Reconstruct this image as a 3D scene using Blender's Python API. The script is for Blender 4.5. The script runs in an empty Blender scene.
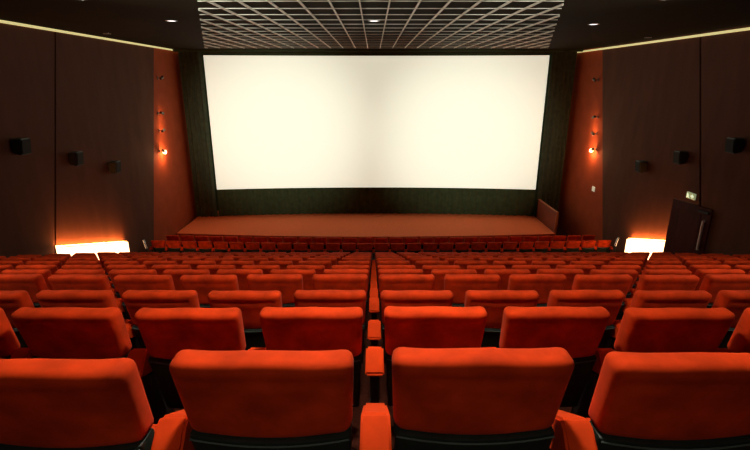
import bpy, bmesh, math, random
from mathutils import Vector, Matrix
random.seed(7)
C = bpy.context.scene.collection
PI = math.pi
# ------------------------------------------------------------------ camera frame (750x450)
F = 468.0; TH = math.radians(17.2); CX = 373.5; CY = 225.0
ZC = 6.76                                   # eye height above the floor of the front stalls
def ray(px, py):
    a = px-CX; u = CY-py
    return Vector((a, F*math.cos(TH)+u*math.sin(TH), u*math.cos(TH)-F*math.sin(TH)))
def at_y(px, py, Y):
    r = ray(px, py); r = r*(Y/r.y); r.z += ZC; return r
def at_d(px, py, d):
    r = ray(px, py)*(d/F); r.z += ZC; return r
CEIL = ZC+1.25
YF = 22.4                                    # front wall
def lx(Y): return -8.1-0.0412*(Y-11.0)       # left wall
RX = 8.93                                    # right wall
def on_left(px, py, off=0.0):
    r = ray(px, py); t = (-8.1+0.0412*11+off)/(r.x+0.0412*r.y)
    r = r*t; r.z += ZC; return r
def on_right(px, py, off=0.0):
    r = ray(px, py)*((RX-off)/(px-CX)); r.z += ZC; return r

# ------------------------------------------------------------------ materials
def mat(name, col, rough=0.7, metal=0.0, noise=0.0, scale=20, bump=0.0, sheen=0.0, sheen_col=None, emis=None, estr=0.0, spec=0.5, stretch=None):
    m = bpy.data.materials.new(name); m.use_nodes = True
    nt = m.node_tree; b = nt.nodes['Principled BSDF']
    b.inputs['Base Color'].default_value = (*col, 1)
    b.inputs['Roughness'].default_value = rough; b.inputs['Metallic'].default_value = metal
    b.inputs['Specular IOR Level'].default_value = spec
    if sheen:
        b.inputs['Sheen Weight'].default_value = sheen; b.inputs['Sheen Roughness'].default_value = 0.45
        b.inputs['Sheen Tint'].default_value = (*(sheen_col or (1,1,1)), 1)
    tc = nt.nodes.new('ShaderNodeTexCoord'); mp = nt.nodes.new('ShaderNodeMapping')
    nt.links.new(tc.outputs['Object'], mp.inputs['Vector'])
    if stretch: mp.inputs['Scale'].default_value = stretch
    nz = nt.nodes.new('ShaderNodeTexNoise'); nz.inputs['Scale'].default_value = scale; nz.inputs['Detail'].default_value = 4
    nt.links.new(mp.outputs['Vector'], nz.inputs['Vector'])
    nz.noise_dimensions = '4D'; oi = nt.nodes.new('ShaderNodeObjectInfo'); mu = nt.nodes.new('ShaderNodeMath'); mu.operation = 'MULTIPLY'; mu.inputs[1].default_value = 40
    nt.links.new(oi.outputs['Random'], mu.inputs[0]); nt.links.new(mu.outputs[0], nz.inputs['W'])
    if noise:
        cr = nt.nodes.new('ShaderNodeValToRGB')
        cr.color_ramp.elements[0].position = 0.3; cr.color_ramp.elements[1].position = 0.7
        cr.color_ramp.elements[0].color = (*[c*(1-noise) for c in col], 1)
        cr.color_ramp.elements[1].color = (*[min(1, c*(1+noise)) for c in col], 1)
        nt.links.new(nz.outputs['Fac'], cr.inputs['Fac']); nt.links.new(cr.outputs['Color'], b.inputs['Base Color'])
    if bump:
        bp = nt.nodes.new('ShaderNodeBump'); bp.inputs['Strength'].default_value = bump; bp.inputs['Distance'].default_value = 0.01
        nt.links.new(nz.outputs['Fac'], bp.inputs['Height']); nt.links.new(bp.outputs['Normal'], b.inputs['Normal'])
    if emis:
        b.inputs['Emission Color'].default_value = (*emis, 1); b.inputs['Emission Strength'].default_value = estr
    return m
M = {}
M['velvet'] = mat('red_velvet', (0.74, 0.054, 0.005), 0.85, noise=0.30, scale=8, bump=0.5, sheen=0.06, sheen_col=(1, .45, .3), spec=0.15)
M['velvet_side'] = mat('red_velvet_arm', (0.76, 0.06, 0.005), 0.85, noise=0.12, scale=14, bump=0.2, sheen=0.03, sheen_col=(1, .45, .3), spec=0.15)
M['shell'] = mat('dark_green_plastic', (0.016, 0.026, 0.02), 0.42, noise=0.2, scale=30, bump=0.1)
M['rim'] = mat('grey_green_edge', (0.10, 0.14, 0.125), 0.35)
M['stand'] = mat('black_steel', (0.012, 0.011, 0.01), 0.5, noise=0.2, scale=20)
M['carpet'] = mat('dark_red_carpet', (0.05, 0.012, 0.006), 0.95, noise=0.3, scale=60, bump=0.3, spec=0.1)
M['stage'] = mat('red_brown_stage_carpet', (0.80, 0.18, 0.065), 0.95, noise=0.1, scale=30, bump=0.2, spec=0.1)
M['wall'] = mat('brown_fabric_wall', (0.105, 0.042, 0.025), 0.9, noise=0.12, scale=3, bump=0.15, spec=0.15, stretch=(1, 1, 0.25))
M['groove'] = mat('black_joint', (0.006, 0.005, 0.004), 0.9)
M['redwall'] = mat('red_plaster', (0.34, 0.062, 0.018), 0.85, noise=0.12, scale=2, spec=0.15)
M['ceil'] = mat('dark_brown_ceiling', (0.018, 0.012, 0.0045), 0.9, noise=0.15, scale=2, spec=0.05)
M['bar'] = mat('cream_painted_bar', (0.80, 0.74, 0.62), 0.6)
M['curtain'] = mat('dark_green_drape', (0.055, 0.068, 0.042), 0.9, noise=0.2, scale=6, bump=0.1, spec=0.1)
M['black'] = mat('black_masking', (0.045, 0.058, 0.027), 0.95, noise=0.2, scale=5, spec=0.05)
M['screen'] = mat('projection_screen', (0.80, 0.79, 0.73), 0.9, noise=0.01, scale=1.2, emis=(0.97, 0.96, 0.75), estr=0.63, spec=0.05)
M['steel'] = mat('brushed_steel', (0.75, 0.72, 0.68), 0.25, metal=1.0)
M['plate_metal'] = mat('satin_aluminium', (0.9, 0.86, 0.8), 0.4, metal=0.3)
M['door'] = mat('dark_red_door', (0.07, 0.011, 0.006), 0.55, spec=0.2, noise=0.25, scale=3, stretch=(4, 4, .5))
M['barrier'] = mat('red_brown_board', (0.22, 0.05, 0.02), 0.6, noise=0.12, scale=4)
M['barrier_cap'] = mat('light_wood_cap', (0.45, 0.16, 0.07), 0.5)
M['speaker'] = mat('black_cabinet', (0.012, 0.014, 0.010), 0.45, noise=0.15, scale=10)
M['grille'] = mat('speaker_grille_cloth', (0.008, 0.010, 0.007), 0.9, noise=0.3, scale=90)
M['lamp_case'] = mat('lamp_housing', (0.10, 0.08, 0.06), 0.35, metal=0.6)
M['lamp_on'] = mat('glowing_bulb', (1, .8, .5), 0.4, emis=(1, .62, .30), estr=9.0)
M['lamp_dim'] = mat('faint_bulb', (.9, .6, .4), 0.4, emis=(1, .45, .22), estr=0.7)
M['down_lens'] = mat('downlight_lens', (1, 1, 1), 0.4, emis=(1.0, .93, .95), estr=2.2)
M['down_ring'] = mat('downlight_ring', (.35, .32, .28), 0.3, metal=.7)
M['cove'] = mat('cove_tube', (.9, .85, .5), 0.5, emis=(0.84, 0.74, 0.30), estr=0.62)
M['strip'] = mat('exit_glow_face', (1, .9, .7), 0.5, emis=(1.0, 0.55, 0.26), estr=5.0)
M['glow_top'] = mat('added_glow_top', (1, .8, .5), 0.5, emis=(1.0, 0.30, 0.07), estr=56.0)  # strong emission of the added top face, reddens the wall above
M['exit'] = mat('exit_sign_face', (.4, .5, .2), 0.5, emis=(.50, .56, .30), estr=0.4)
M['exit_mark'] = mat('exit_sign_mark', (1, 1, .8), 0.5, emis=(.9, 1.0, .62), estr=0.9)
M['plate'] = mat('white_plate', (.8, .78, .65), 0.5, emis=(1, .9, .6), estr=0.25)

# ------------------------------------------------------------------ mesh helpers
def link(name, bm, m, parent=None, smooth=True):
    bmesh.ops.recalc_face_normals(bm, faces=bm.faces)
    me = bpy.data.meshes.new(name); bm.to_mesh(me); bm.free()
    if not isinstance(m, (list, tuple)): m = [m]
    for k in m: me.materials.append(k)
    o = bpy.data.objects.new(name, me); C.objects.link(o)
    if smooth:
        me.shade_smooth()
        try: me.set_sharp_from_angle(angle=math.radians(42))
        except Exception: pass
    if parent is not None: o.parent = parent
    return o
def tag(o, label=None, cat=None, group=None, kind=None):
    if label: o['label'] = label
    if cat: o['category'] = cat
    if group: o['group'] = group
    if kind: o['kind'] = kind
    return o
def empty(name, loc, rot=(0, 0, 0)):
    o = bpy.data.objects.new(name, None); C.objects.link(o); o.location = loc; o.rotation_euler = rot
    o.empty_display_size = 0.1; return o
def box(bm, x0, x1, y0, y1, z0, z1, bevel=0, seg=2):
    t = bmesh.new()
    bmesh.ops.create_cube(t, size=1)
    for v in t.verts:
        v.co = Vector(((x0+x1)/2+v.co.x*(x1-x0), (y0+y1)/2+v.co.y*(y1-y0), (z0+z1)/2+v.co.z*(z1-z0)))
    if bevel: bmesh.ops.bevel(t, geom=t.edges[:]+t.verts[:], offset=bevel, segments=seg, profile=0.5, affect='EDGES')
    me = bpy.data.meshes.new('tmp'); t.to_mesh(me); t.free(); bm.from_mesh(me); bpy.data.meshes.remove(me)
    return bm
def slices(bm, axis, vals):
    for v in vals:
        co = [0, 0, 0]; co[axis] = v; no = [0, 0, 0]; no[axis] = 1
        bmesh.ops.bisect_plane(bm, geom=bm.verts[:]+bm.edges[:]+bm.faces[:], plane_co=co, plane_no=no)
def prism(bm, pts, vec):
    """closed polygon pts (3D) extruded by vec"""
    a = [bm.verts.new(p) for p in pts]; b = [bm.verts.new(Vector(p)+Vector(vec)) for p in pts]
    n = len(pts)
    bm.faces.new(a); bm.faces.new(b[::-1])
    for i in range(n): bm.faces.new((a[i], b[i], b[(i+1) % n], a[(i+1) % n]))
def tube(bm, pts, r, n=8, cap=True):
    pts = [Vector(p) for p in pts]; rings = []
    for i, p in enumerate(pts):
        d = (pts[min(i+1, len(pts)-1)]-pts[max(i-1, 0)]).normalized()
        up = Vector((0, 0, 1)) if abs(d.z) < .9 else Vector((1, 0, 0))
        a = d.cross(up).normalized(); b = d.cross(a)
        rr = r[i] if isinstance(r, (list, tuple)) else r
        rings.append([bm.verts.new(p+a*rr*math.cos(2*PI*k/n)+b*rr*math.sin(2*PI*k/n)) for k in range(n)])
    for i in range(len(rings)-1):
        for k in range(n): bm.faces.new((rings[i][k], rings[i][(k+1) % n], rings[i+1][(k+1) % n], rings[i+1][k]))
    if cap: bm.faces.new(rings[0][::-1]); bm.faces.new(rings[-1])

# ------------------------------------------------------------------ seat rows: distance and height of the backrest tops
P = 0.58; SH = 1.0
ytop = [351.2, 308.6, 291, 275, 269.6, 265.2, 261, 258, 256.2, 254.8, 253.7, 252.9, 252.2]
rows = []
for n, yy in enumerate(ytop):
    d = F*P/(1/(0.00467+0.00351*n))
    p = at_d(CX, yy, d); rows.append((p.y, p.z))
front_rows = []
for d, yy in ((16.7, 243.2), (17.95, 237.8)):
    p = at_d(CX, yy, d); front_rows.append((p.y, p.z))

# ------------------------------------------------------------------ setting
def struct(name, bm, m, smooth=False):
    return tag(link(name, bm, m, smooth=smooth), kind='structure')
X0, X1 = -9.6, 9.6
# stepped floor, profile in YZ extruded across the hall
prof = [(-2.6, rows[0][1]-SH+0.30)]
prof.append((rows[0][0]-0.52, rows[0][1]-SH+0.30)); 
for i, (Y, z) in enumerate(rows):
    f = z-SH
    prof.append((Y-0.52 if i == 0 else (rows[i-1][0]+Y)/2-0.05, f))
    nxt = (Y+rows[i+1][0])/2-0.05 if i+1 < len(rows) else Y+0.62
    prof.append((nxt, f))
ff = front_rows[0][1]-SH; ff2 = front_rows[1][1]-SH
Ye = rows[-1][0]+0.62; zl = rows[-1][1]-SH
for k in range(1, 5):                                     # four steps down to the cross aisle
    zz = zl+(ff-zl)*k/4
    prof.append((Ye+0.3*(k-1), zz)); prof.append((Ye+0.3*k, zz))
prof.append((front_rows[0][0]+0.62, ff)); prof.append((front_rows[0][0]+0.62, ff2)); prof.append((YF+0.6, ff2))
prof += [(YF+0.6, -0.6), (-2.6, -0.6)]
bm = bmesh.new()
prism(bm, [(X0, y, z) for y, z in prof], (X1-X0, 0, 0))
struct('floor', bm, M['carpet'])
floor_z = lambda Y: [z for y, z in prof[:-2] if y <= Y+1e-6][-1]

bm = bmesh.new(); box(bm, X0, X1, -2.6, YF+0.6, CEIL, CEIL+0.15); struct('ceiling', bm, M['ceil'])
bm = bmesh.new(); box(bm, X0, X1, -2.75, -2.6, -0.6, CEIL+.15); struct('wall_back', bm, M['wall'])
bm = bmesh.new(); box(bm, X0, X1, YF+.35, YF+.5, -0.6, CEIL); struct('wall_front', bm, M['black'])

# left wall: brown fabric panels, a slanted joint, then the red plaster section by the screen
def lw_poly(bm, a, b, th=0.2, inset=0.0):
    """a, b: slanted borders given as (Ytop, Ybottom); panel between them"""
    pts = []
    for Y, z in ((a[0], CEIL), (b[0], CEIL), (b[1], 0-.6), (a[1], 0-.6)):
        pts.append((lx(Y)-inset, Y, z))
    prism(bm, pts, (-th, 0, 0))
def rw_poly(bm, a, b, th=0.2, inset=0.0):
    pts = [(RX+inset, Y, z) for Y, z in ((a[0], CEIL), (b[0], CEIL), (b[1], -.6), (a[1], -.6))]
    prism(bm, pts, (th, 0, 0))
def border(fn, x, ya=60, yb=230):
    p, q = fn(x, ya), fn(x, yb); k = (q.y-p.y)/(q.z-p.z)
    return (p.y+k*(CEIL-p.z), p.y+k*(-.6-p.z))
sL, rL = border(on_left, 55.3), border(on_left, 153.8)
sR, rR = border(on_right, 700.3), border(on_right, 602.5)
g = 0.035
def off(b, e): return (b[0]+e, b[1]+e)
bm = bmesh.new()
lw_poly(bm, (-2.6, -2.6), off(sL, -g)); lw_poly(bm, off(sL, g), rL)
lw_poly(bm, (-2.6, -2.6), rL, th=.1, inset=.12)
struct('wall_left', bm, M['wall'])
bm = bmesh.new(); lw_poly(bm, off(sL, -g), off(sL, g), th=.02, inset=.06); struct('trim_1', bm, M['groove'])
bm = bmesh.new(); lw_poly(bm, rL, (YF+.35, YF+.35), inset=.06); struct('wall_front_left', bm, M['redwall'])
bm = bmesh.new()
rw_poly(bm, (-2.6, -2.6), off(sR, -g)); rw_poly(bm, off(sR, g), rR); rw_poly(bm, (-2.6, -2.6), rR, th=.1, inset=.12)
struct('wall_right', bm, M['wall'])
bm = bmesh.new(); rw_poly(bm, off(sR, -g), off(sR, g), th=.02, inset=.06); struct('trim_2', bm, M['groove'])
bm = bmesh.new(); rw_poly(bm, rR, (YF+.35, YF+.35), inset=.06); struct('wall_front_right', bm, M['redwall'])

# stage
SZ = 0.50
stage_y0 = 18.62
bm = bmesh.new()
N = 24
front = [(-8.45+16.22*k/N, stage_y0+0.45*((-8.45+16.35*k/N)/8.4)**2) for k in range(N+1)]
pts = [(x, y, ff2) for x, y in front]+[(7.77, YF+.3, ff2), (-8.45, YF+.3, ff2)]
prism(bm, pts, (0, 0, SZ)); 
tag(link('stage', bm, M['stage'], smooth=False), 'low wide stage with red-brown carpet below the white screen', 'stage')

# ceiling grid: trapezoid field widening towards the screen
zb = CEIL-0.035
def gw(Y): return 3.3+0.335*(Y-9.3)
bm = bmesh.new()
YE = 20.0; YS = 6.4
k = -14
while k <= 14:
    x = -0.229+0.494*k; k += 1
    a = abs(x-0.12)
    ys = max(YS, 9.3+(a-3.3)/0.335)
    if ys < YE-.1: box(bm, x-.010, x+.010, ys, YE, zb, CEIL-.002)
y = 8.43-0.83*2
while y < YE+.05:
    w = gw(y); box(bm, 0.12-w, 0.12+w, y-.007, y+.007, zb+.018, CEIL-.003); y += 0.83
struct('trim_3', bm, M['bar'])
# dark frame where the ceiling meets the screen
bm = bmesh.new(); box(bm, lx(22)+.1, RX-.1, 21.0, 21.12, CEIL-.10, CEIL-.001); struct('trim_4', bm, M['black'])

# ------------------------------------------------------------------ screen, masking and drapes
SX = 0.13
def sy(x): return 22.25-0.5*((x-SX)/7.75)**2
zt = at_y(CX, 55.8, 22.2).z; zbm = at_y(CX, 187.6, 22.2).z
root = empty('cinema_screen', (SX, 22.25, zbm)); tag(root, 'wide glowing white cinema screen on the front wall', 'screen')
def sheet(x0, x1, z0, z1, yf, n=60, th=.03, nz=1):
    bm = bmesh.new(); a = []; b = []
    for i in range(n+1):
        x = x0+(x1-x0)*i/n
        a.append([bm.verts.new((x, yf(x), z0+(z1-z0)*j/nz)) for j in range(nz+1)])
        b.append([bm.verts.new((x, yf(x)+th, z0+(z1-z0)*j/nz)) for j in range(nz+1)])
    for i in range(n):
        for j in range(nz):
            bm.faces.new((a[i][j], a[i+1][j], a[i+1][j+1], a[i][j+1])); bm.faces.new((b[i][j], b[i][j+1], b[i+1][j+1], b[i+1][j]))
        bm.faces.new((a[i][0], b[i][0], b[i+1][0], a[i+1][0])); bm.faces.new((a[i][-1], a[i+1][-1], b[i+1][-1], b[i][-1]))
    for q in (0, n):
        for j in range(nz): bm.faces.new((a[q][j], a[q][j+1], b[q][j+1], b[q][j]))
    return bm
def local(bm, o):
    for v in bm.verts: v.co -= o.location
    return bm
link('screen_surface', local(sheet(SX-7.58, SX+7.58, zbm, zt, sy), root), M['screen'], root)
bm = sheet(SX-7.58, SX+7.58, zt, CEIL-.005, lambda x: sy(x)-.04, th=.05)
link('top_masking', local(bm, root), M['black'], root)
def pleat(amp, wl, base):
    return lambda x: base(x)+amp*math.sin(2*PI*x/wl)+amp*.4*math.sin(2*PI*x/(wl*2.7)+1)
bm = sheet(SX-7.58, SX+7.58, ff2+SZ+.01, zbm+.0, pleat(.035, .33, lambda x: sy(x)-.06), n=420, th=.03)
link('bottom_masking', local(bm, root), M['black'], root)
def drape(x0, x1, label):
    r = empty('side_curtain', ((x0+x1)/2, 21.75, ff2+SZ)); tag(r, label, 'curtain', 'dark drapes at the sides of the screen')
    bm = sheet(x0, x1, ff2+SZ+.01, CEIL-.06, pleat(.045, .21, lambda x: 21.62), n=120, th=.03)
    link('drape_cloth', local(bm, r), M['curtain'], r)
    bm = bmesh.new(); tube(bm, [(x0, 21.63, CEIL-.045), (x1, 21.63, CEIL-.045)], .02); link('curtain_rail', local(bm, r), M['stand'], r)
drape(lx(21.7)+.06, SX-7.635, 'dark green pleated drape hanging at the left edge of the screen')
drape(SX+7.635, RX-.08, 'dark green pleated drape hanging at the right edge of the screen')

# stage side barrier
bx_ = 7.82
r = empty('stage_barrier', (bx_, 20.7, ff2)); tag(r, 'red-brown slanted side board standing at the right end of the stage', 'barrier')
bm = bmesh.new(); pts = [(bx_, 19.25, ff2), (bx_, 21.57, ff2), (bx_, 21.57, ff2+SZ+.86), (bx_, 19.25, ff2+SZ+.86)]
prism(bm, pts, (.07, 0, 0)); link('side_board', local(bm, r), M['barrier'], r, smooth=False)
bm = bmesh.new(); box(bm, bx_-.015, bx_+.085, 19.22, 21.57, ff2+SZ+.86, ff2+SZ+.895, .008, 1)
box(bm, bx_-.015, bx_+.085, 19.22, 19.255, ff2, ff2+SZ+.86, .008, 1); link('cap_rail', local(bm, r), M['barrier_cap'], r)

# ------------------------------------------------------------------ cove strips along both ceiling edges
bm = bmesh.new(); ya, yb = -2.5, 22.0
prism(bm, [(lx(ya)+.0, ya, CEIL-.060), (lx(yb)+.0, yb, CEIL-.060), (lx(yb), yb, CEIL-.004), (lx(ya), ya, CEIL-.004)], (.04, 0, 0))
tag(link('cove_light', bm, M['cove'], smooth=False), 'long thin yellow strip light along the top of the left wall', 'light', 'yellow strip lights at the ceiling edges')
bm = bmesh.new(); prism(bm, [(RX, ya, CEIL-.115), (RX, yb, CEIL-.115), (RX, yb, CEIL-.055), (RX, ya, CEIL-.055)], (-.04, 0, 0))
tag(link('cove_light', bm, M['cove'], smooth=False), 'long thin yellow strip light along the top of the right wall', 'light', 'yellow strip lights at the ceiling edges')

# ------------------------------------------------------------------ glow panels standing in for the lit exit openings in the side walls
def exit_glow(p, q, label, s):
    """p, q: upper corners on the wall (near, far)"""
    r = empty('exit_glow', ((p.x+q.x)/2, (p.y+q.y)/2, (p.z+q.z)/2-.5)); tag(r, label, 'light', 'glow panels standing in for lit exits in the side walls')
    t = 0.16
    bm = bmesh.new()
    prism(bm, [(p.x, p.y, p.z), (q.x, q.y, q.z), (q.x, q.y, q.z-.85), (p.x, p.y, p.z-.85)], (s*t, 0, 0))
    link('glow_face', local(bm, r), M['strip'], r, smooth=False)
    bm = bmesh.new()
    prism(bm, [(p.x, p.y-.03, p.z-.85), (q.x, q.y+.03, q.z-.85), (q.x, q.y+.03, q.z-.9), (p.x, p.y-.03, p.z-.9)], (s*(t+.02), 0, 0))
    prism(bm, [(p.x+s*(t-.005), p.y-.03, p.z+.002), (q.x+s*(t-.005), q.y+.03, q.z+.002), (q.x+s*(t-.005), q.y+.03, q.z-.02), (p.x+s*(t-.005), p.y-.03, p.z-.02)], (s*.012, 0, 0))
    tb = bmesh.new(); prism(tb, [(p.x, p.y, p.z+.003), (q.x, q.y, q.z+.003), (q.x+s*(t-.01), q.y, q.z+.003), (p.x+s*(t-.01), p.y, p.z+.003)], (0, 0, .006))
    link('wall_glow_top', local(tb, r), M['glow_top'], r, smooth=False)  # added glowing top face that throws the red glow up the wall
    link('housing', local(bm, r), M['stand'], r, smooth=False)
exit_glow(on_left(55.5, 246.3, .01), on_left(123, 241.5, .01), 'long blinding white glow panel for the lit exit, low on the left wall', 1)
exit_glow(on_right(684, 241.7, .01), on_right(631.5, 238.6, .01), 'blinding white glow panel for the lit exit, right wall, half hidden by open door', -1)

# door leaf on the right wall
a = Vector((8.84, 11.75)); b = Vector((8.60, 13.02)); ztop = ZC-3.23; zbot = ZC-5.33
r = empty('door_1', (a.x, a.y, zbot), (0, 0, math.atan2(b.y-a.y, b.x-a.x))); tag(r, kind='structure')
L = (b-a).length
bm = bmesh.new(); box(bm, 0, L, -.025, .025, 0, ztop-zbot, .006, 1)
box(bm, .30, L-.12, .02, .031, .25, ztop-zbot-.2, .004, 1)
link('door_leaf', bm, M['door'], r)
bm = bmesh.new()
for yy in (.07,):
    tube(bm, [(.15, .03, .95), (.15, yy, .95), (.15, yy, 1.75), (.15, .03, 1.75)], .030)
link('door_handle', bm, M['plate_metal'], r)
bm = bmesh.new(); box(bm, .05, .36, .03, .075, ztop-zbot-.14, ztop-zbot-.08, .006, 1); link('door_closer', bm, M['stand'], r)

# exit sign and little plate
def plate_right(px, py, w, h, off=.0): return on_right(px, py, off)
p = on_right(692, 195.8)
r = empty('exit_sign', (RX, p.y, p.z)); tag(r, 'small glowing green and white exit sign above the open door', 'sign')
bm = bmesh.new(); box(bm, -.05, .0, -.175, .175, -.085, .085, .006, 1); link('sign_case', bm, M['exit'], r)
bm = bmesh.new()
def flatpoly(bm, pts, x=-.056):  # thin raised sign graphics, (y, z) pairs
    prism(bm, [(x, y, z) for y, z in pts], (.006, 0, 0))
# running figure (far half) and arrow (near half)
flatpoly(bm, [(.10, .02), (.135, .02), (.135, .055), (.10, .055)])
flatpoly(bm, [(.06, .015), (.14, .015), (.125, -.03), (.08, -.02)])
flatpoly(bm, [(.075, -.02), (.10, -.025), (.07, -.075), (.045, -.07)]); flatpoly(bm, [(.10, -.025), (.125, -.03), (.15, -.07), (.125, -.075)])
flatpoly(bm, [(-.15, .0), (-.08, .055), (-.08, .022), (-.03, .022), (-.03, -.022), (-.08, -.022), (-.08, -.055)])
link('sign_symbol', bm, M['exit_mark'], r, smooth=False)
p = on_right(592.2, 189)
r = empty('wall_plate', (RX+.06, p.y, p.z)); tag(r, 'tiny white plate on the red wall right of the screen', 'sign')
bm = bmesh.new(); box(bm, -.02, 0, -.12, .12, -.10, .10, .004, 1); link('plate_board', bm, M['plate'], r)

# ------------------------------------------------------------------ surround speakers
def speaker(p, side, label, w=.31):
    r = empty('wall_speaker', p, (0, 0, 0 if side > 0 else PI)); tag(r, label, 'speaker', 'black speakers on the %s wall' % ('left' if side > 0 else 'right'))
    # local +x points into the hall
    bm = bmesh.new(); prof_ = [(.06, -.13), (.06, .17), (.30, .19), (.25, -.17)]
    prism(bm, [(x, -w/2, z) for x, z in prof_], (0, w, 0))
    bmesh.ops.bevel(bm, geom=bm.edges[:], offset=.012, segments=2, affect='EDGES'); link('cabinet', bm, M['speaker'], r)
    bm = bmesh.new(); prism(bm, [(.298, -w/2+.02, .165), (.256, -w/2+.02, -.145), (.268, -w/2+.02, -.147), (.310, -w/2+.02, .163)], (0, w-.04, 0)); link('grille', bm, M['grille'], r, smooth=False)
    bm = bmesh.new(); box(bm, 0, .012, -.07, .07, -.10, .10, .003, 1); box(bm, 0, .08, -.02, .02, -.03, .03); link('bracket', bm, M['stand'], r)
    bm = bmesh.new(); box(bm, .08, .29, -w/2+.03, w/2-.03, .182, .196, .003, 1); link('lit_top_edge', bm, M['rim'], r)  # paler slab paints the lit top edge of the cabinet
for (x, y), lb in (((14, 147), 'black box speaker on the left wall, the largest and nearest of three'),
                   ((70, 159), 'black box speaker on the left wall, middle of three, right of the joint'),
                   ((109.5, 167.5), 'small black box speaker on the left wall, the one closest to the screen')):
    speaker(on_left(x, y), 1, lb)
for (x, y), lb in (((741, 146), 'black box speaker on the right wall, nearest and largest, above the door side'),
                   ((686, 158), 'black box speaker on the right wall, middle one, above the exit sign'),
                   ((646, 167), 'small black box speaker on the right wall, the one closest to the screen')):
    speaker(on_right(x, y), -1, lb)

# ------------------------------------------------------------------ little spotlights up the edges of the red walls
def lamp(p, s, on, tilt, label, grp, power):
    rb = .078 if power > 10 else .05
    r = empty('wall_spotlight', p); tag(r, label, 'spotlight', grp)
    bm = bmesh.new(); box(bm, -s*.0, s*.02, -.03, .03, -.06, .06, .003, 1) if s > 0 else box(bm, -.02, 0, -.03, .03, -.06, .06, .003, 1)
    tube(bm, [(0, 0, 0), (s*.14, 0, 0)], .012); link('bracket', bm, M['lamp_case'], r)
    d = Vector((s*.05, .75, tilt)).normalized(); c = Vector((s*.16, 0, 0))
    bm = bmesh.new(); tube(bm, [c-d*.10, c-d*.08, c+d*.06, c+d*.09], [.03, .05, .055, .06], n=12); h = link('lamp_head', bm, M['lamp_case'], r)
    bm = bmesh.new(); bmesh.ops.create_uvsphere(bm, u_segments=10, v_segments=8, radius=rb if on else .035)
    for v in bm.verts: v.co = v.co+c+d*.085
    # bulb bulges towards the hall so that it is seen from the seats
    link('bulb', bm, M['lamp_on'] if on else M['lamp_dim'], h)
    if power:
        ld = bpy.data.lights.new('spot', 'POINT'); ld.energy = power; ld.color = (1, .50, .22); ld.shadow_soft_size = .06
        lo = bpy.data.objects.new('wall_spotlight_light', ld); C.objects.link(lo); lo.location = c+d*.26+Vector((s*.1, 0, 0)); lo.parent = r
pos = ['topmost', 'second from top', 'third from top', 'lowest']
for i, (x, y, on, tilt, pw) in enumerate(((157.5, 78, 0, .3, 0), (157.8, 113, 0, -.2, 3), (159, 130.5, 1, .2, 8), (159.5, 151, 1, -.5, 42))):
    lamp(on_left(x, y, -.055), 1, on, tilt, '%s spotlight %s of four on the left red wall edge' % (('small glowing' if i > 1 else 'small dim'), pos[i]), 'spotlights on the left wall', pw)
for i, (x, y, on, tilt, pw) in enumerate(((598.5, 80, 0, .3, 0), (598, 117, 0, -.2, 2), (597, 133.5, 1, .3, 8), (596.5, 149.5, 1, -.5, 42))):
    lamp(on_right(x, y, -.055), -1, on, tilt, '%s spotlight %s of four on the right red wall edge' % (('small glowing' if i > 1 else 'small dim'), pos[i]), 'spotlights on the right wall', pw)

# ------------------------------------------------------------------ handrails at the row ends by the cross aisle
for (x0, y0, x1, y1), Y, lb in (((143, 240, 146.3, 248.5), 15.7, 'short slanted steel handrail by the left end of the front seats'),
                                ((618.5, 238, 615.3, 246), 15.9, 'short slanted steel handrail by the right end of the front seats')):
    a = at_y(x0, y0, Y); b = at_y(x1, y1, Y-.05)
    r = empty('handrail', (b.x, b.y, ff)); tag(r, lb, 'handrail', 'handrails at the cross aisle')
    bm = bmesh.new(); tube(bm, [a, a*.5+b*.5, b], .045, n=10); link('grip', local(bm, r), M['steel'], r)
    bm = bmesh.new(); tube(bm, [b, (b.x, b.y, ff)], .02, n=8); link('post', local(bm, r), M['stand'], r)

# ------------------------------------------------------------------ downlights in the ceiling
def downlight(x, y, power, label, cone=118, r_=.10, dim=False):
    r = empty('ceiling_downlight', (x, y, CEIL)); tag(r, label, 'light', 'round downlights in the ceiling')
    bm = bmesh.new(); rings = []
    for rr, zz in ((r_*1.25, 0), (r_*1.25, -.012), (r_, -.014), (r_*.96, -.004)):
        rings.append([bm.verts.new((rr*math.cos(2*PI*k/24), rr*math.sin(2*PI*k/24), zz)) for k in range(24)])
    for i in range(3):
        for k in range(24): bm.faces.new((rings[i][k], rings[i][(k+1) % 24], rings[i+1][(k+1) % 24], rings[i+1][k]))
    link('trim_ring', bm, M['down_ring'], r)
    bm = bmesh.new(); bmesh.ops.create_circle(bm, cap_ends=True, radius=r_*.97, segments=24)
    for v in bm.verts: v.co.z = -.008
    link('lens', bm, M['down_ring'] if dim else M['down_lens'], r, smooth=False)
    if power:
        ld = bpy.data.lights.new('down', 'SPOT'); ld.energy = power; ld.color = (1, .86, .72); ld.spot_size = math.radians(cone); ld.spot_blend = .6; ld.shadow_soft_size = .12
        lo = bpy.data.objects.new('ceiling_downlight_light', ld); C.objects.link(lo); lo.location = (0, 0, -.03); lo.parent = r
t = 1.25/(ray(374, 20.5).z)
for x, y, lb in ((171.5, 20.5, 'small white round downlight in the ceiling left of the grid'), (374, 20.5, 'small white round downlight in the middle of the ceiling grid'),
                 (593.5, 24, 'small white round downlight in the ceiling right of the grid')):
    rr = ray(x, y); rr *= 1.25/rr.z; downlight(rr.x, rr.y, 25, lb)
rr = ray(107, 33.5); rr *= 1.25/rr.z; downlight(rr.x, rr.y, 0, 'unlit tiny round downlight near the top of the left wall', dim=True, r_=.08)
rr = ray(648, 37.5); rr *= 1.25/rr.z; downlight(rr.x, rr.y, 0, 'unlit tiny round downlight near the top of the right wall', dim=True, r_=.08)
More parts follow.
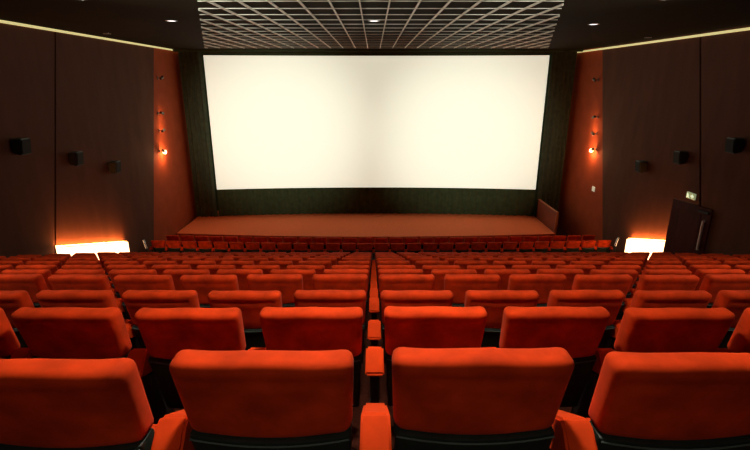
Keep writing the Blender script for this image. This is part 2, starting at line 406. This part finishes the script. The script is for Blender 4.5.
pn = {-4.7: 'left', 0.0: 'middle', 4.7: 'right'}
for x in (-4.7, 0.0, 4.7):
    for y, nm, pw in ((1.9, 'above the nearest seat rows', 260), (4.9, 'above the fourth and fifth seat rows', 185), (8.2, 'above the middle seat rows', 62), (-1.2, 'added as fill behind the camera', 125)):  # the row behind the camera is added fill for the nearest seat backs
        downlight(x, y, pw, 'round white downlight in the ceiling %s, %s column' % (nm, pn[x]))

# ------------------------------------------------------------------ seats
LEAN = math.tan(math.radians(14))
def lean(bm, z0=.45):
    for v in bm.verts: v.co.y -= (v.co.z-z0)*LEAN-(SH-z0)*LEAN
def make_seat(both):
    # origin on the floor under the top edge of the backrest; +y towards the screen
    root = empty('theatre_chair', (0, 0, 0))
    hw = .247; t = .105; z1 = SH; z0 = SH-.285
    bm = bmesh.new(); box(bm, -hw, hw, -t/2, t/2, z0, z1, .034, 4)
    slices(bm, 0, [hw*q for q in (-.8, -.6, -.4, -.2, 0, .2, .4, .6, .8)]); slices(bm, 2, [z0+.06, z0+.12, z0+.17, z0+.205, z0+.22, z0+.235])
    for v in bm.verts:
        u = v.co.x/hw; w = (v.co.z-z0)/(z1-z0)
        if v.co.z < z0+.05: v.co.z -= .024*(1-u*u)
        v.co.z += .004*math.cos(u*4.5)*max(0, w-.6)*2.5           # soft wavy top
        v.co.x *= .955+.045*w                                      # slightly narrower below
        if v.co.y < 0:                                             # rear face bulges, crease under the top roll
            v.co.y -= .012*(1-u*u)
            v.co.y += .007*math.exp(-((v.co.z-(z0+.22))/.012)**2)*(1-u**6)
            v.co.y += .006*min(1, max(0, (z0+.20-v.co.z)/.02))*(1-u**8)
        else: v.co.y -= .028*(1-u*u)*.6
    lean(bm); link('backrest', bm, M['velvet'], root)
    # dark plastic shell
    zs = z0+.012
    bm = bmesh.new(); box(bm, -hw*.955, hw*.955, -t/2-.006, t/2-.03, .36, zs, .012, 2)
    slices(bm, 0, [hw*q for q in (-.8, -.6, -.4, -.2, 0, .2, .4, .6, .8)]); slices(bm, 2, [.45, .55, .64])
    for v in bm.verts:
        u = v.co.x/hw
        if v.co.z > zs-.04: v.co.z -= .024*(1-u*u)
        v.co.x *= .93+.07*(v.co.z-.36)/(zs-.36)
        if v.co.y < 0: v.co.y -= .014*(1-u*u)
    lean(bm); sh = link('back_shell', bm, M['shell'], root)
    bm = bmesh.new(); pts = []
    for i in range(17):
        u = -.93+1.86*i/16; x = u*hw
        pts.append(Vector((x, -t/2-.010-.014*(1-u*u), zs-.012-.024*(1-u*u))))
    tube(bm, pts, .0032, n=6); lean(bm); link('shell_rim', bm, M['rim'], sh)
    # tipped-up cushion
    bm = bmesh.new(); box(bm, -.215, .215, .16, .27, .28, .57, .035, 3)
    for v in bm.verts: v.co.y += (v.co.z-.34)*-.12+.06
    link('seat_cushion', bm, M['velvet'], root)
    def arm(x):
        w = .047
        prof_ = [(-.046, .650), (-.050, .668), (.030, .745), (.060, .752), (.30, .60), (.31, .58), (.295, .565), (.09, .60)]
        bm = bmesh.new(); prism(bm, [(x-w, y, z) for y, z in prof_], (2*w, 0, 0))
        for v in bm.verts:
            if v.co.y > .03: v.co.x = x+(v.co.x-x)*.88
        bmesh.ops.bevel(bm, geom=bm.edges[:], offset=.009, segments=2, affect='EDGES')
        link('armrest', bm, M['velvet_side'], root)
        bm = bmesh.new(); box(bm, x-.025, x+.025, .08, .27, .012, .585, .006, 1); box(bm, x-.035, x+.035, .04, .38, 0, .014)
        link('side_stand', bm, M['stand'], root)
    arm(-P/2)
    if both: arm(P/2)
    return root
def copy_tree(o, parent=None):
    c = o.copy(); C.objects.link(c)
    if parent is not None: c.parent = parent
    for ch in list(o.children): copy_tree(ch, c)
    return c
protoA = make_seat(False); protoB = make_seat(True)
ordn = ['first', 'second', 'third', 'fourth', 'fifth', 'sixth', 'seventh', 'eighth', 'ninth', 'tenth', 'eleventh', 'twelfth', 'thirteenth', 'fourteenth', 'fifteenth', 'sixteenth']
usedA = usedB = False
count = 0
def place(x, y, z, rz, label, group, end):
    global usedA, usedB, count
    if end:
        o = protoB if not usedB else copy_tree(protoB); usedB = True
    else:
        o = protoA if not usedA else copy_tree(protoA); usedA = True
    o.location = (x, y, z); o.rotation_euler = (0, 0, rz); tag(o, label, 'chair', group); count += 1
fix = {(0, -2): (-.008, -.052), (0, -1): (-.004, -.012), (0, 1): (0, 0), (0, 2): (.006, -.022), (1, -2): (-.006, -.006), (1, -3): (-.008, -.002)}
# added uplighters out of view, put in to brighten the ceiling grid
def uplighter(x, y, z, s, label):
    r = empty('added_uplighter', (x, y, z), (0, 0, 0)); tag(r, label, 'light', 'added uplighters on the side walls')
    bm = bmesh.new(); prism(bm, [(0, -.2, -.12), (s*.10, -.18, -.08), (s*.20, -.16, .06), (0, -.2, .06)], (0, .36, 0)); link('lamp_shell', bm, M['lamp_case'], r, smooth=False)
    bm = bmesh.new(); box(bm, min(s*.02, s*.17), max(s*.02, s*.17), -.14, .12, .061, .07); link('lens', bm, M['down_lens'], r, smooth=False)
    ld = bpy.data.lights.new('uplight', 'SPOT'); ld.energy = 1600; ld.color = (1, 1, .90); ld.spot_size = math.radians(46); ld.spot_blend = .9; ld.shadow_soft_size = .15
    o = bpy.data.objects.new('added_uplighter_light', ld); C.objects.link(o); o.location = (s*.1, 0, .12); o.parent = r
    d = Vector((0, 9.4, CEIL))-Vector((x, y, z)); o.rotation_euler = d.to_track_quat('-Z', 'Y').to_euler()
uplighter(lx(5.0)+.0, 5.0, ZC-1.3, 1, 'added unseen uplighter on the left wall beside the nearest rows')
uplighter(RX, 5.0, ZC-1.3, -1, 'added unseen uplighter on the right wall beside the nearest rows')
def do_row(i, Y, ztop_, nl, nr, rowname, group, curve=0.0):
    for k in list(range(-nl, 0))+list(range(1, nr+1)):
        side = 'left' if k < 0 else 'right'; m = abs(k)
        x = (m-.5)*P*(1 if k > 0 else -1)+(.006 if k > 0 else -.006)
        dx, dy = fix.get((i, k), (0, random.uniform(-.008, .008)))
        yy = Y+curve*(x/8.4)**2+dy
        lab = 'red velvet theatre chair, %s, %s %s of the centre gap' % (rowname, ordn[m-1], side)
        if m == 1: lab = 'red velvet theatre chair, %s, just %s of the centre gap' % (rowname, side)
        place(x+dx, yy, ztop_-SH, random.uniform(-.006, .006), lab, group, k == nr)
names = ['nearest row', 'second nearest row', 'third nearest row'] + [o+' row from the camera' for o in ordn[3:13]]
for i, (Y, z) in enumerate(rows):
    s = 1/(0.00467+0.00351*i)
    need = int(math.ceil(373/s))+1
    wl = int((-lx(Y)-.18)/P); wr = int((RX-.12)/P)
    if i < 3: need = int(math.ceil(373/s))+ (0 if i else 0)
    nl, nr = min(need if i > 2 else int(math.ceil(373/s+.3)), wl), min(need if i > 2 else int(math.ceil(373/s+.3)), wr)
    if i >= 9: nr = min(nr, 14)
    do_row(i, Y, z, nl, nr, names[i], 'red theatre chairs, '+names[i])
nm2 = ['row just past the cross aisle', 'very front row before the stage']
for j, (Y, z) in enumerate(front_rows):
    do_row('F', Y, z, 14, 15, nm2[j], 'red theatre chairs, '+nm2[j], curve=.35)
print('seats', count)

# ------------------------------------------------------------------ added bare spots at the rear, brighten both sides of the screen
def spot(name, loc, target, power, size, blend, col, soft=.1):
    ld = bpy.data.lights.new(name, 'SPOT'); ld.energy = power; ld.spot_size = math.radians(size); ld.spot_blend = blend; ld.color = col; ld.shadow_soft_size = soft
    o = bpy.data.objects.new(name, ld); C.objects.link(o); o.location = loc
    o.rotation_euler = (Vector(target)-Vector(loc)).to_track_quat('-Z', 'Y').to_euler(); return o
spot('screen_fill_left', (-1.2, -2.2, CEIL-.25), (-4.3, 22.2, ZC-2.3), 11500, 23, 1.0, (.92, 1, .86))
spot('screen_fill_right', (1.2, -2.2, CEIL-.25), (4.2, 22.2, ZC-2.6), 11500, 23, 1.0, (.92, 1, .86))

# ------------------------------------------------------------------ world, camera, view
w = bpy.data.worlds.new('world'); bpy.context.scene.world = w; w.use_nodes = True
w.node_tree.nodes['Background'].inputs['Color'].default_value = (.02, .012, .008, 1); w.node_tree.nodes['Background'].inputs['Strength'].default_value = .3
cd = bpy.data.cameras.new('camera'); co = bpy.data.objects.new('camera', cd); C.objects.link(co)
cd.sensor_width = 36; cd.lens = F/750*36; cd.clip_start = .05; cd.clip_end = 200; cd.shift_x = 1.5/750
co.location = (0, 0, ZC); co.rotation_euler = (PI/2-TH, 0, 0)
bpy.context.scene.camera = co
vs = bpy.context.scene.view_settings
vs.view_transform = 'Standard'; vs.look = 'None'; vs.gamma = 1; vs.use_curve_mapping = False; vs.exposure = 0
